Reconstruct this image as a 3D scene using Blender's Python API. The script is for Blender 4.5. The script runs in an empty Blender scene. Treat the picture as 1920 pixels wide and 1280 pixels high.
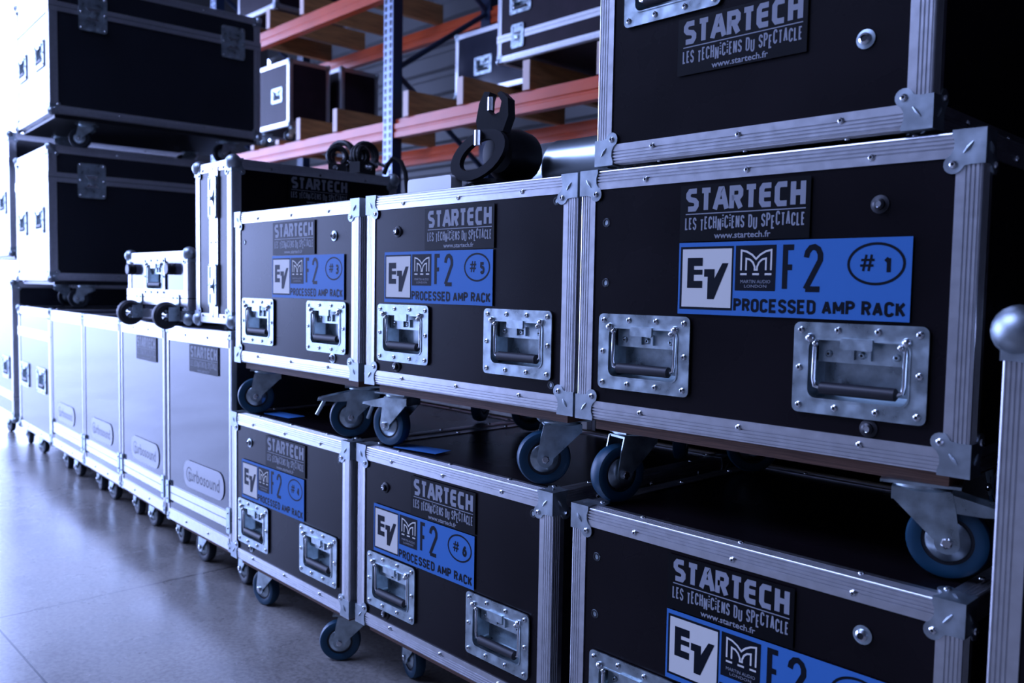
import bpy, bmesh, math, random
from mathutils import Vector, Matrix
random.seed(7)
U = 0.62            # one working unit = width of an amp rack in metres
FZ = 0.894          # working height of the lower rack tops above the floor
C = bpy.context.scene.collection
sc = bpy.context.scene

# ------------------------------------------------------------------ camera
cam = bpy.data.cameras.new('camera')
cam_o = bpy.data.objects.new('camera', cam); C.objects.link(cam_o)
YAW, PITCH, ROLL = 0.80922, -0.06084, 0.017748
cy, sy, cp, sp = math.cos(YAW), math.sin(YAW), math.cos(PITCH), math.sin(PITCH)
fwd = Vector((-sy*cp, cy*cp, sp)); rgt = Vector((cy, sy, 0)); upv = rgt.cross(fwd)
r2 = rgt*math.cos(ROLL) + upv*math.sin(ROLL); u2 = upv*math.cos(ROLL) - rgt*math.sin(ROLL)
m = Matrix((r2, u2, -fwd)).transposed().to_4x4()
m.translation = Vector((1.5806*U, -1.7563*U, (0.5785+FZ)*U))
cam_o.matrix_world = m
cam.sensor_width = 36; cam.lens = 1621.8/1920*36
cam.clip_start = 0.05; cam.clip_end = 200
cam.dof.use_dof = True; cam.dof.focus_distance = 1.5; cam.dof.aperture_fstop = 5.0
sc.camera = cam_o
sc.view_settings.view_transform = 'Standard'; sc.view_settings.look = 'None'
sc.view_settings.gamma = 1; sc.view_settings.use_curve_mapping = False
sc.view_settings.exposure = 0.12

# ------------------------------------------------------------------ daylight: an overcast bluish sky seen through the open end door and two added openings
SKY = 12.5
w = bpy.data.worlds.new('overcast_sky'); sc.world = w; w.use_nodes = True
bg = w.node_tree.nodes['Background']
bg.inputs[0].default_value = (0.38, 0.49, 1.0, 1); bg.inputs[1].default_value = SKY
sc.cycles.max_bounces = 8; sc.cycles.sample_clamp_indirect = 8.0
# hall extents in working units
XL, XR, YB, YF, ZC = -15.0, 5.5, 7.0, -8.5, 8.5
DOOR_END = (-7.6, 3.0, 6.6)            # y0, y1, height above floor of the door in the left end wall
DOOR_ADDED = (-14.6, -12.0, 5.0)        # x0, x1, height of an unseen door added in the front wall for light
def portal(name, loc, rot, sx, sz):
    l = bpy.data.lights.new(name, 'AREA'); l.shape = 'RECTANGLE'; l.size = sx*U; l.size_y = sz*U
    l.cycles.is_portal = True
    o = bpy.data.objects.new(name, l); C.objects.link(o); o.location = loc; o.rotation_euler = rot
def P(x, y, z): return Vector((x*U, y*U, (z+FZ)*U))
ROOF_FILL = (-9.0, -1.0, -8.2, -3.2)           # x0, x1, y0, y1 of an added roof opening, lighting the rack fronts
portal('roof_fill_portal', Vector(((ROOF_FILL[0]+ROOF_FILL[1])/2*U, (ROOF_FILL[2]+ROOF_FILL[3])/2*U, ZC*U)), (0, 0, 0), ROOF_FILL[1]-ROOF_FILL[0], ROOF_FILL[3]-ROOF_FILL[2])
portal('door_daylight', Vector((XL*U, (DOOR_END[0]+DOOR_END[1])/2*U, DOOR_END[2]/2*U)), (0, -math.pi/2, 0), DOOR_END[2], DOOR_END[1]-DOOR_END[0])
portal('door_daylight', Vector(((DOOR_ADDED[0]+DOOR_ADDED[1])/2*U, YF*U, DOOR_ADDED[2]/2*U)), (math.pi/2, 0, 0), DOOR_ADDED[1]-DOOR_ADDED[0], DOOR_ADDED[2])  # portal of the added front door

# ------------------------------------------------------------------ materials
def mat(name, col, rough=0.5, metal=0.0, var=0.0, scale=20.0, rvar=0.0, bump=0.0, col2=None, spec=0.5, stretch=None):
    M = bpy.data.materials.new(name); M.use_nodes = True
    nt = M.node_tree; b = nt.nodes['Principled BSDF']
    b.inputs['Base Color'].default_value = (*col, 1); b.inputs['Roughness'].default_value = rough
    b.inputs['Metallic'].default_value = metal; b.inputs['Specular IOR Level'].default_value = spec
    if var or rvar or bump or col2:
        tc = nt.nodes.new('ShaderNodeTexCoord'); n = nt.nodes.new('ShaderNodeTexNoise')
        n.inputs['Scale'].default_value = scale; n.inputs['Detail'].default_value = 6
        if stretch:
            mp = nt.nodes.new('ShaderNodeMapping'); mp.inputs['Scale'].default_value = stretch
            nt.links.new(tc.outputs['Object'], mp.inputs[0]); nt.links.new(mp.outputs[0], n.inputs['Vector'])
        else: nt.links.new(tc.outputs['Object'], n.inputs['Vector'])
        if var or col2:
            r = nt.nodes.new('ShaderNodeValToRGB')
            r.color_ramp.elements[0].position = 0.35; r.color_ramp.elements[1].position = 0.65
            c2 = col2 or tuple(min(1, c*(1+var)) for c in col); c1 = col if col2 else tuple(c*(1-var) for c in col)
            r.color_ramp.elements[0].color = (*c1, 1); r.color_ramp.elements[1].color = (*c2, 1)
            nt.links.new(n.outputs['Fac'], r.inputs[0]); nt.links.new(r.outputs[0], b.inputs['Base Color'])
        if rvar:
            q = nt.nodes.new('ShaderNodeMapRange'); q.inputs[1].default_value = .3; q.inputs[2].default_value = .7
            q.inputs[3].default_value = rough-rvar; q.inputs[4].default_value = rough+rvar
            nt.links.new(n.outputs['Fac'], q.inputs[0]); nt.links.new(q.outputs[0], b.inputs['Roughness'])
        if bump:
            bp = nt.nodes.new('ShaderNodeBump'); bp.inputs['Strength'].default_value = bump; bp.inputs['Distance'].default_value = 0.002
            nt.links.new(n.outputs['Fac'], bp.inputs['Height']); nt.links.new(bp.outputs[0], b.inputs['Normal'])
    return M
MT = {}
MT['panel'] = mat('phenolic_panel', (0.0065, 0.0045, 0.006), 0.27, var=0.18, scale=5, rvar=0.02, spec=0.16)
MT['matt_panel'] = mat('matt_panel', (0.020, 0.012, 0.018), 0.45, var=.2, scale=6, spec=.12)
MT['trunk_panel'] = mat('trunk_panel', (0.009, 0.010, 0.014), 0.22, var=.15, scale=5, spec=.5)
MT['tin'] = mat('tinplate', (0.50, 0.57, 0.60), 0.30, 1.0)
MT['grey_panel'] = mat('scuffed_panel', (0.030, 0.032, 0.046), 0.115, var=0.15, scale=5, rvar=0.02, spec=.6)
MT['alu'] = mat('aluminium', (0.70, 0.70, 0.72), 0.34, 1.0, var=0.05, scale=60, rvar=0.03)
MT['steel'] = mat('zinc_steel', (0.47, 0.55, 0.58), 0.36, 1.0, var=0.25, scale=38, rvar=0.12)
MT['cap'] = mat('corner_steel', (0.42, 0.47, 0.50), 0.42, 1.0, var=0.2, scale=30, rvar=0.08)
MT['chrome'] = mat('bright_steel', (0.72, 0.74, 0.76), 0.18, 1.0)
MT['rubber'] = mat('black_rubber', (0.012, 0.012, 0.016), 0.5)
MT['black'] = mat('black_metal', (0.008, 0.008, 0.010), 0.4)
MT['blue'] = mat('blue_tyre', (0.003, 0.045, 0.088), 0.45)
MT['dtyre'] = mat('dark_tyre', (0.012, 0.020, 0.030), 0.5)
MT['ply'] = mat('plywood_edge', (0.16, 0.075, 0.045), 0.6, var=0.4, scale=14, stretch=(1, 1, 40))
MT['stk'] = mat('sticker_black', (0.003, 0.003, 0.004), 0.45, spec=.12)
MT['stkink'] = mat('sticker_grey', (0.30, 0.31, 0.34), 0.5, spec=.15)
MT['lblue'] = mat('label_blue', (0.050, 0.175, 0.46), 0.5, spec=.15)
MT['lwhite'] = mat('label_white', (0.72, 0.69, 0.62), 0.5, spec=.15)
MT['lblack'] = mat('label_black', (0.005, 0.007, 0.012), 0.5, spec=.12)
MT['loz'] = mat('badge_white', (0.50, 0.50, 0.53), 0.35)
MT['badgeink'] = mat('badge_grey', (0.05, 0.05, 0.07), 0.4)
MT['orange'] = mat('orange_paint', (0.60, 0.085, 0.02), 0.33, var=0.12, scale=3)
MT['rackblue'] = mat('navy_paint', (0.012, 0.028, 0.07), 0.35)
MT['postglare'] = mat('post_front_glare', (0.34, 0.42, 0.58), 0.42, 0.4)  # glare on the navy post fronts, put into a paler blue
MT['wood'] = mat('pine_plank', (0.42, 0.21, 0.08), 0.6, var=0.25, scale=4, stretch=(8, 1, 8))
MT['woodend'] = mat('plank_end', (0.72, 0.55, 0.48), 0.6)
MT['white'] = mat('white_plastic', (0.9, 0.9, 0.9), 0.35)
MT['wall'] = mat('wall_sheet', (0.10, 0.102, 0.104), 0.5, var=0.06, scale=1)
MT['ceil'] = mat('ceiling_sheet', (0.22, 0.22, 0.23), 0.6)
MT['dark'] = mat('dark_wall', (0.05, 0.05, 0.055), 0.8)
MT['liner'] = mat('front_wall', (0.15, 0.15, 0.15), 0.7)
MT['paleply'] = mat('pale_ply', (0.34, 0.27, 0.17), 0.6)
MT['asph'] = mat('pavement', (0.5, 0.5, 0.5), 0.8, var=0.2, scale=2)
def concrete():
    M = bpy.data.materials.new('polished_concrete'); M.use_nodes = True
    nt = M.node_tree; b = nt.nodes['Principled BSDF']; N = nt.nodes.new; L = nt.links.new
    tc = N('ShaderNodeTexCoord')
    n1 = N('ShaderNodeTexNoise'); n1.inputs['Scale'].default_value = 2.2; n1.inputs['Detail'].default_value = 9; n1.inputs['Roughness'].default_value = .62
    n2 = N('ShaderNodeTexNoise'); n2.inputs['Scale'].default_value = 90; n2.inputs['Detail'].default_value = 4
    L(tc.outputs['Object'], n1.inputs['Vector']); L(tc.outputs['Object'], n2.inputs['Vector'])
    r = N('ShaderNodeValToRGB'); r.color_ramp.elements[0].position = .3; r.color_ramp.elements[1].position = .72
    r.color_ramp.elements[0].color = (.16, .148, .135, 1); r.color_ramp.elements[1].color = (.40, .37, .335, 1)
    L(n1.outputs['Fac'], r.inputs[0])
    r2_ = N('ShaderNodeValToRGB'); r2_.color_ramp.elements[0].position = .35; r2_.color_ramp.elements[1].position = .6
    r2_.color_ramp.elements[0].color = (.62, .62, .62, 1); r2_.color_ramp.elements[1].color = (1, 1, 1, 1)
    L(n2.outputs['Fac'], r2_.inputs[0])
    mx = N('ShaderNodeMixRGB'); mx.blend_type = 'MULTIPLY'; mx.inputs[0].default_value = .8
    L(r.outputs[0], mx.inputs[1]); L(r2_.outputs[0], mx.inputs[2])
    sep = N('ShaderNodeSeparateXYZ'); L(tc.outputs['Object'], sep.inputs[0])
    prev = mx.outputs[0]
    for out, val in (('X', -2.62*U), ('Y', -0.845*U)):          # saw-cut joints in the slab
        s = N('ShaderNodeMath'); s.operation = 'SUBTRACT'; s.inputs[1].default_value = val; L(sep.outputs[out], s.inputs[0])
        a = N('ShaderNodeMath'); a.operation = 'ABSOLUTE'; L(s.outputs[0], a.inputs[0])
        q = N('ShaderNodeMapRange'); q.inputs[1].default_value = .0018; q.inputs[2].default_value = .0032
        L(a.outputs[0], q.inputs[0])
        k = N('ShaderNodeMixRGB'); k.inputs[1].default_value = (.012, .012, .014, 1)
        L(q.outputs[0], k.inputs[0]); L(prev, k.inputs[2]); prev = k.outputs[0]
    L(prev, b.inputs['Base Color'])
    q = N('ShaderNodeMapRange'); q.inputs[1].default_value = .3; q.inputs[2].default_value = .7; q.inputs[3].default_value = .19; q.inputs[4].default_value = .36
    L(n1.outputs['Fac'], q.inputs[0]); L(q.outputs[0], b.inputs['Roughness'])
    bp = N('ShaderNodeBump'); bp.inputs['Strength'].default_value = .12; bp.inputs['Distance'].default_value = .002
    L(n1.outputs['Fac'], bp.inputs['Height']); L(bp.outputs[0], b.inputs['Normal'])
    return M
MT['concrete'] = concrete()

# ------------------------------------------------------------------ mesh builder (works in units; U applied on build)
X_, Y_, Z_ = Vector((1, 0, 0)), Vector((0, 1, 0)), Vector((0, 0, 1))
class MB:
    def __init__(s): s.v = []; s.f = []; s.m = []; s.mats = []
    def mi(s, k):
        if k not in s.mats: s.mats.append(k)
        return s.mats.index(k)
    def add(s, vs, fs, k):
        o = len(s.v); i = s.mi(k)
        s.v += [Vector(p) for p in vs]
        for f in fs: s.f.append([o+j for j in f]); s.m.append(i)
        return s
    def box(s, x0, x1, y0, y1, z0, z1, k):
        vs = [(x, y, z) for z in (z0, z1) for y in (y0, y1) for x in (x0, x1)]
        return s.add(vs, [(0, 2, 3, 1), (4, 5, 7, 6), (0, 1, 5, 4), (2, 6, 7, 3), (0, 4, 6, 2), (1, 3, 7, 5)], k)
    def prism(s, poly, O, A, B, N, h, k):              # polygon in plane O+aA+bB, thickness h along N
        n = len(poly); O = Vector(O)
        p = [O + A*a + B*b for a, b in poly]
        vs = p + [q + N*h for q in p]
        fs = [tuple(range(n-1, -1, -1)), tuple(range(n, 2*n))] + [(i, (i+1) % n, n+(i+1) % n, n+i) for i in range(n)]
        return s.add(vs, fs, k)
    def face(s, poly, O, A, B, k):
        return s.add([Vector(O)+A*a+B*b for a, b in poly], [tuple(range(len(poly)))], k)
    def ringprism(s, outer, inner, O, A, B, N, h, k):
        n = len(outer); O = Vector(O)
        def P2(q, t): return O + A*q[0] + B*q[1] + N*t
        vs = [P2(q, 0) for q in outer]+[P2(q, 0) for q in inner]+[P2(q, h) for q in outer]+[P2(q, h) for q in inner]
        fs = []
        for i in range(n):
            j = (i+1) % n
            fs += [(i, j, n+j, n+i), (2*n+i, 3*n+i, 3*n+j, 2*n+j), (i, 2*n+i, 2*n+j, j), (n+i, n+j, 3*n+j, 3*n+i)]
        return s.add(vs, fs, k)
    def lathe(s, prof, O, axis, k, seg=28, close=True):   # prof: (radius, height along axis); k may be list per profile segment
        axis = Vector(axis).normalized(); a = axis.orthogonal().normalized(); b = axis.cross(a); O = Vector(O)
        n = len(prof); vs = []
        for r, h in prof:
            for i in range(seg):
                t = 2*math.pi*i/seg; vs.append(O + axis*h + (a*math.cos(t)+b*math.sin(t))*r)
        o = len(s.v); s.v += vs
        for q in range(n-1):
            mi = s.mi(k[q] if isinstance(k, (list, tuple)) else k)
            for i in range(seg):
                j = (i+1) % seg; s.f.append([o+q*seg+i, o+q*seg+j, o+(q+1)*seg+j, o+(q+1)*seg+i]); s.m.append(mi)
        if close:
            for q in (0, n-1):
                if prof[q][0] > 1e-6:
                    s.f.append([o+q*seg+i for i in range(seg)]); s.m.append(s.mi(k[min(q, n-2)] if isinstance(k, (list, tuple)) else k))
        return s
    def sphere(s, O, r, k, seg=16, rings=8, sc_=(1, 1, 1)):
        prof = [(max(r*math.sin(math.pi*i/rings), 1e-5), -r*math.cos(math.pi*i/rings)) for i in range(rings+1)]
        st = len(s.v); s.lathe(prof, (0, 0, 0), Z_, k, seg, False)
        for i in range(st, len(s.v)):
            q = s.v[i]; s.v[i] = Vector((q.x*sc_[0], q.y*sc_[1], q.z*sc_[2])) + Vector(O)
        return s
    def tube(s, pts, r, k, seg=10, closed=False):
        pts = [Vector(p) for p in pts]; n = len(pts); vs = []; prev = None
        for i in range(n):
            if closed: t = (pts[(i+1) % n]-pts[i-1])
            else: t = pts[min(i+1, n-1)]-pts[max(i-1, 0)]
            t.normalize()
            if prev is None: a = t.orthogonal().normalized()
            else:
                a = prev - t*prev.dot(t); a = a.normalized() if a.length > 1e-6 else t.orthogonal().normalized()
            prev = a; b = t.cross(a); rr = r[i] if isinstance(r, (list, tuple)) else r
            for j in range(seg):
                q = 2*math.pi*j/seg; vs.append(pts[i]+(a*math.cos(q)+b*math.sin(q))*rr)
        fs = []
        for i in range(n if closed else n-1):
            for j in range(seg):
                j2 = (j+1) % seg; i2 = (i+1) % n
                fs.append((i*seg+j, i*seg+j2, i2*seg+j2, i2*seg+j))
        if not closed: fs += [tuple(range(seg)), tuple((n-1)*seg+j for j in range(seg))]
        return s.add(vs, fs, k)
    def rivet(s, O, N, r=.0072, k='chrome', dot='black'):
        return s.lathe([(r, 0), (r*.92, r*.35), (r*.55, r*.62), (r*.36, r*.6), (r*.30, r*.45)], O, N, [k, k, k, dot], 10)
    def mesh(s, name):
        me = bpy.data.meshes.new(name)
        me.from_pydata([tuple(p*U) for p in s.v], [], s.f)
        for k in s.mats: me.materials.append(MT[k])
        me.polygons.foreach_set('material_index', s.m)
        bm = bmesh.new(); bm.from_mesh(me); bmesh.ops.recalc_face_normals(bm, faces=bm.faces); bm.to_mesh(me); bm.free()
        me.polygons.foreach_set('use_smooth', [True]*len(me.polygons)); me.set_sharp_from_angle(angle=0.62)
        me.update(); return me
    def build(s, name, parent=None, loc=(0, 0, 0), rz=0, label=None):
        return inst(name, s.mesh(name), parent, loc, rz, label)
def inst(name, me, parent=None, loc=(0, 0, 0), rz=0, label=None):
    o = bpy.data.objects.new(name, me); C.objects.link(o); o.parent = parent
    o.location = Vector(loc)*U; o.rotation_euler = (0, 0, rz)
    if label: o['label'] = label
    return o
CACHE = {}
def cached(key, fn):
    if key not in CACHE: CACHE[key] = fn()
    return CACHE[key]
def tag(o, label, cat, group=None):
    o['label'] = label; o['category'] = cat
    if group: o['group'] = group
    return o
def thing(name, label, cat, x, y, z, rz=0, group=None):
    o = bpy.data.objects.new(name, None); C.objects.link(o); o.empty_display_size = .1
    o.location = P(x, y, z); o.rotation_euler = (0, 0, rz)
    return tag(o, label, cat, group)
def rrect(x0, x1, y0, y1, r, n=4):
    out = []
    for cx_, cy_, a0 in ((x1-r, y1-r, 0), (x0+r, y1-r, 90), (x0+r, y0+r, 180), (x1-r, y0+r, 270)):
        for i in range(n+1):
            t = math.radians(a0+90*i/n); out.append((cx_+r*math.cos(t), cy_+r*math.sin(t)))
    return out

# ------------------------------------------------------------------ lettering
def arc(cx_, cy_, rx, ry, a0, a1, n=6):
    return [(cx_+rx*math.cos(math.radians(a0+(a1-a0)*i/n)), cy_+ry*math.sin(math.radians(a0+(a1-a0)*i/n))) for i in range(n+1)]
RX, RY = .5, .22
O_ = arc(.5, 1-RY, RX, RY, 0, 180)+arc(.5, RY, RX, RY, 180, 360)
GL = {  # centre-line strokes in the unit box; (points, closed)
'A': [([(0, 0), (.5, 1), (1, 0)], 0), ([(.2, .3), (.8, .3)], 0)],
'C': [(arc(.5, 1-RY, RX, RY, 0, 180)+arc(.5, RY, RX, RY, 180, 360), 0)],
'D': [([(0, 0), (0, 1), (.45, 1)]+arc(.45, 1-RY, .55, RY, 90, 0)+arc(.45, RY, .55, RY, 0, -90)+[(0, 0)], 0)],
'E': [([(1, 1), (0, 1), (0, 0), (1, 0)], 0), ([(0, .52), (.85, .52)], 0)],
'F': [([(1, 1), (0, 1), (0, 0)], 0), ([(0, .52), (.85, .52)], 0)],
'H': [([(0, 0), (0, 1)], 0), ([(1, 0), (1, 1)], 0), ([(0, .52), (1, .52)], 0)],
'I': [([(.5, 0), (.5, 1)], 0)],
'i': [([(.5, 0), (.5, .30)], 0), ([(.5, .42), (.5, .52)], 0), ([(.5, .64), (.5, .74)], 0), ([(.5, .88), (.5, 1)], 0)],
'K': [([(0, 0), (0, 1)], 0), ([(1, 1), (0, .4)], 0), ([(.3, .6), (1, 0)], 0)],
'L': [([(0, 1), (0, 0), (1, 0)], 0)],
'M': [([(0, 0), (0, 1), (.5, .25), (1, 1), (1, 0)], 0)],
'N': [([(0, 0), (0, 1), (1, 0), (1, 1)], 0)],
'O': [(O_, 1)],
'P': [([(0, 0), (0, 1), (.5, 1)]+arc(.5, .76, .5, .24, 90, -90)+[(0, .52)], 0)],
'R': [([(0, 0), (0, 1), (.5, 1)]+arc(.5, .76, .5, .24, 90, -90)+[(0, .52)], 0), ([(.5, .52), (1, 0)], 0)],
'S': [(arc(.5, .77, .5, .23, 0, 180)+[(.06, .62), (.5, .5), (.94, .38)]+arc(.5, .23, .5, .23, 0, -180), 0)],
'T': [([(0, 1), (1, 1)], 0), ([(.5, 1), (.5, 0)], 0)],
'U': [([(0, 1)]+arc(.5, RY, RX, RY, 180, 360)+[(1, 1)], 0)],
'#': [([(.22, 0), (.42, 1)], 0), ([(.6, 0), (.8, 1)], 0), ([(0, .34), (.94, .34)], 0), ([(.06, .68), (1, .68)], 0)],
'1': [([(.1, .76), (.6, 1), (.6, 0)], 0)],
'2': [(arc(.5, .75, .5, .25, 180, -15)+[(0, 0), (1, 0)], 0)],
'3': [(arc(.45, .75, .5, .25, 150, -80)+arc(.45, .25, .55, .25, 80, -150), 0)],
'4': [([(.75, 0), (.75, 1), (0, .3), (1, .3)], 0)],
'5': [([(.95, 1), (.1, 1), (.05, .55)]+arc(.45, .31, .5, .31, 100, -150), 0)],
'6': [([(.85, 1), (.3, .75)]+arc(.5, .3, .5, .3, 160, -200, 12), 0)],
}
HV = {  # broad square display letters of the name sticker
'S': [([(1, 1), (.22, 1), (0, .84), (0, .66), (.2, .54), (.8, .46), (1, .34), (1, .16), (.8, 0), (0, 0)], 0)],
'T': [([(0, 1), (1, 1)], 0), ([(.5, 1), (.5, -.1)], 0)],
'A': [([(-.08, -.1), (.42, 1), (.62, 1), (1.08, -.1)], 0), ([(.2, .3), (.86, .3)], 0)],
'R': [([(0, -.1), (0, 1), (.8, 1), (1, .86), (1, .62), (.8, .48), (0, .48)], 0), ([(.5, .48), (1.02, -.1)], 0)],
'E': [([(1, 1), (.2, 1), (0, .84), (0, .16), (.2, 0), (1, 0)], 0), ([(0, .52), (.95, .52)], 0)],
'C': [([(1, 1), (.2, 1), (0, .84), (0, .16), (.2, 0), (1, 0)], 0)],
'H': [([(0, -.1), (0, 1.1)], 0), ([(1, -.1), (1, 1.1)], 0), ([(0, .52), (1, .52)], 0)],
}
def stroke(mb, pts, t, y, k, closed=False):
    pts = [p for i, p in enumerate(pts) if i == 0 or (abs(p[0]-pts[i-1][0])+abs(p[1]-pts[i-1][1])) > 1e-6]
    n = len(pts); L = []; R = []
    for i in range(n):
        a = pts[i-1] if (i > 0 or closed) else None; b = pts[i]; c = pts[(i+1) % n] if (i < n-1 or closed) else None
        def nd(p, q):
            dx, dy = q[0]-p[0], q[1]-p[1]; l = math.hypot(dx, dy) or 1; return (-dy/l, dx/l)
        if a is None: nx, ny = nd(b, c)
        elif c is None: nx, ny = nd(a, b)
        else:
            n1 = nd(a, b); n2 = nd(b, c); sx, sy_ = n1[0]+n2[0], n1[1]+n2[1]
            q = sx*sx+sy_*sy_
            if q < .35: nx, ny = n1
            else: f = 2/q; nx, ny = sx*f, sy_*f
        L.append((b[0]+nx*t/2, y, b[1]+ny*t/2)); R.append((b[0]-nx*t/2, y, b[1]-ny*t/2))
    fs = [(i, (i+1) % n, n+(i+1) % n, n+i) for i in range(n if closed else n-1)]
    mb.add(L+R, fs, k)
def glyph(mb, g, x0, z0, w_, h, t, y, k):
    n = 0
    for pts, cl in g:
        q = [(x0+t/2+p[0]*(w_-t), z0+t/2+p[1]*(h-t)) for p in pts]
        runs = [[q[0]]]                                   # break at sharp corners
        for i in range(1, len(q)):
            runs[-1].append(q[i])
            if i < len(q)-1:
                ax, az = q[i][0]-q[i-1][0], q[i][1]-q[i-1][1]; bx, bz = q[i+1][0]-q[i][0], q[i+1][1]-q[i][1]
                la, lb = math.hypot(ax, az), math.hypot(bx, bz)
                if la > 1e-7 and lb > 1e-7 and (ax*bx+az*bz)/(la*lb) < -.25: runs.append([q[i]])
        for r in runs:
            stroke(mb, r, t, y-n*.00003, k, bool(cl) and len(runs) == 1); n += 1
def text(mb, s, x0, x1, z0, h, t, y, k, font=GL, gap=.22, wide=None, wob=None, space=.55):
    wide = wide or {}
    ws = [space if c == ' ' else wide.get(c, 1.0) for c in s]
    tot = sum(ws)+gap*(len(s)-1); u = (x1-x0)/tot; x = x0
    for i, c in enumerate(s):
        if c != ' ':
            dz, dh = (wob[i % len(wob)] if wob else (0, 1))
            glyph(mb, font[c], x, z0+dz*h, ws[i]*u, h*dh, t, y, k)
        x += (ws[i]+gap)*u
def fonttext(mb, s, x0, x1, z0, h, y, k, bold=0.0):
    cu = bpy.data.curves.new('lettering', 'FONT'); cu.body = s; cu.offset = bold; cu.resolution_u = 2
    o = bpy.data.objects.new('lettering', cu); C.objects.link(o)
    dg = bpy.context.evaluated_depsgraph_get(); me = bpy.data.meshes.new_from_object(o.evaluated_get(dg))
    vs = [p.co.copy() for p in me.vertices]; fs = [tuple(p.vertices) for p in me.polygons]
    bpy.data.objects.remove(o); bpy.data.curves.remove(cu); bpy.data.meshes.remove(me)
    xa, xb = min(p.x for p in vs), max(p.x for p in vs); za, zb = min(p.y for p in vs), max(p.y for p in vs)
    mb.add([(x0+(p.x-xa)/(xb-xa)*(x1-x0), y, z0+(p.y-za)/(zb-za)*h) for p in vs], fs, k)
def rect(mb, x0, x1, z0, z1, y, k): mb.add([(x0, y, z0), (x1, y, z0), (x1, y, z1), (x0, y, z1)], [(0, 1, 2, 3)], k)
Ly = -.0008
WOB = [(0, 1), (.02, .95), (-.02, 1.0), (0, 1), (-.14, .95), (0, 1.02), (.02, .98), (0, 1.05), (-.16, 1), (.1, 1.05), (.02, 1), (.1, 1.05), (0, .98)]
def name_sticker(parent, x, z, w_=.335, y=-.0012, rz=0, loc=None, dark=False):
    def mk():
        b = MB(); h = .134
        b.box(0, .335, -.0008, 0, 0, h, 'stk')
        k = 'stkink'; y1 = -.0012
        text(b, 'STARTECH', .016, .324, .0715, .0545, .0125, y1, k, HV, .07, {'S': 1.0, 'A': 1.12, 'H': 1.0, 'T': 1.0})
        rect(b, .016, .325, .0638, .0662, y1, k)
        text(b, 'LES TECHNiCiENS DU SPECTACLE', .015, .324, .0275, .0300, .0037, y1, k, GL, .22, {'i': .4, 'L': .85, 'E': .85}, WOB, .55)
        fonttext(b, 'www.startech.fr', .097, .243, .005, .0145, y1, k, .018)
        return b.mesh('name_sticker')
    return inst('name_sticker', cached('name_sticker', mk), parent, loc or (x, y, z), rz, 'black sticker with grey STARTECH lettering')
def rack_label(parent, x, z, num, y=-.0012):
    b = MB(); f = lambda q: q-.3225
    g = lambda q: q-.2930
    b.box(0, .5545, -.0008, 0, 0, .1715, 'lblue')
    rect(b, f(.3277), f(.4736), g(.3047), g(.4547), Ly-.0004, 'lblack')
    rect(b, f(.3338), f(.4696), g(.3105), g(.4490), Ly-.0008, 'lwhite')
    E = [(.3487, .4280), (.3910, .4280), (.3910, .4087), (.3670, .4087), (.3670, .3998), (.3910, .3998), (.3910, .3878), (.3670, .3878), (.3670, .3730), (.3915, .3730), (.3915, .3560), (.3487, .3560)]
    V = [(.3960, .4009), (.4245, .4009), (.4245, .3790), (.4450, .4148), (.4613, .4148), (.4243, .3300), (.4060, .3300), (.4060, .3830), (.3960, .3830)]
    for pl in (E, V): b.add([(f(a), Ly-.0012, g(c)) for a, c in pl], [tuple(range(len(pl)))], 'lblack')
    rect(b, f(.4792), f(.5815), g(.3515), g(.4549), Ly-.0004, 'lblack')
    # arched M emblem
    mx = lambda a: f(.4945+a*.0755); mz = lambda c: g(.3880+c*.0555)
    y2 = Ly-.0008; t = .0042
    om = [(0, .18), (0, 1), (.18, .95), (.36, .82), (.5, .64), (.64, .82), (.82, .95), (1, 1), (1, .18)]
    stroke(b, [(mx(a), mz(c)) for a, c in om], t, y2, 'lwhite')
    im = [(.17, .18), (.17, .66), (.30, .62), (.40, .5), (.46, .32), (.46, .2), (.54, .2), (.54, .32), (.60, .5), (.70, .62), (.83, .66), (.83, .18)]
    stroke(b, [(mx(a), mz(c)) for a, c in im], t, y2, 'lwhite')
    for a in (-.02, .39, .80): rect(b, mx(a), mx(a+.22), mz(-.02), mz(.06), y2, 'lwhite')
    fonttext(b, 'MARTIN AUDIO', f(.4940), f(.5695), g(.3686), .0076, y2, 'stkink')
    fonttext(b, 'LONDON', f(.5040), f(.5600), g(.3585), .0066, y2, 'stkink')
    y1 = Ly-.0004
    glyph(b, GL['F'], f(.5975), g(.3505), .0325, .104, .0125, y1, 'lblack')
    glyph(b, GL['2'], f(.6470), g(.3505), .0450, .104, .0125, y1, 'lblack')
    stroke(b, [(f(.8050+.0575*math.cos(i*math.pi/20)), g(.4105+.0415*math.sin(i*math.pi/20))) for i in range(40)], .0055, y1, 'lblack', True)
    glyph(b, GL['#'], f(.7700), g(.3930), .0345, .0390, .0050, y1, 'lblack')
    glyph(b, GL[num], f(.8190), g(.3890), .0220, .0370, .0085, y1, 'lblack')
    text(b, 'PROCESSED AMP RACK', f(.4770), f(.8690), g(.3020), .0315, .0066, y1, 'lblack', GL, .11, {'M': 1.25, 'A': 1.1}, None, .45)
    return b.build('rack_label', parent, (x, y, z), label='blue label reading F2 processed amp rack, number '+num)

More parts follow.
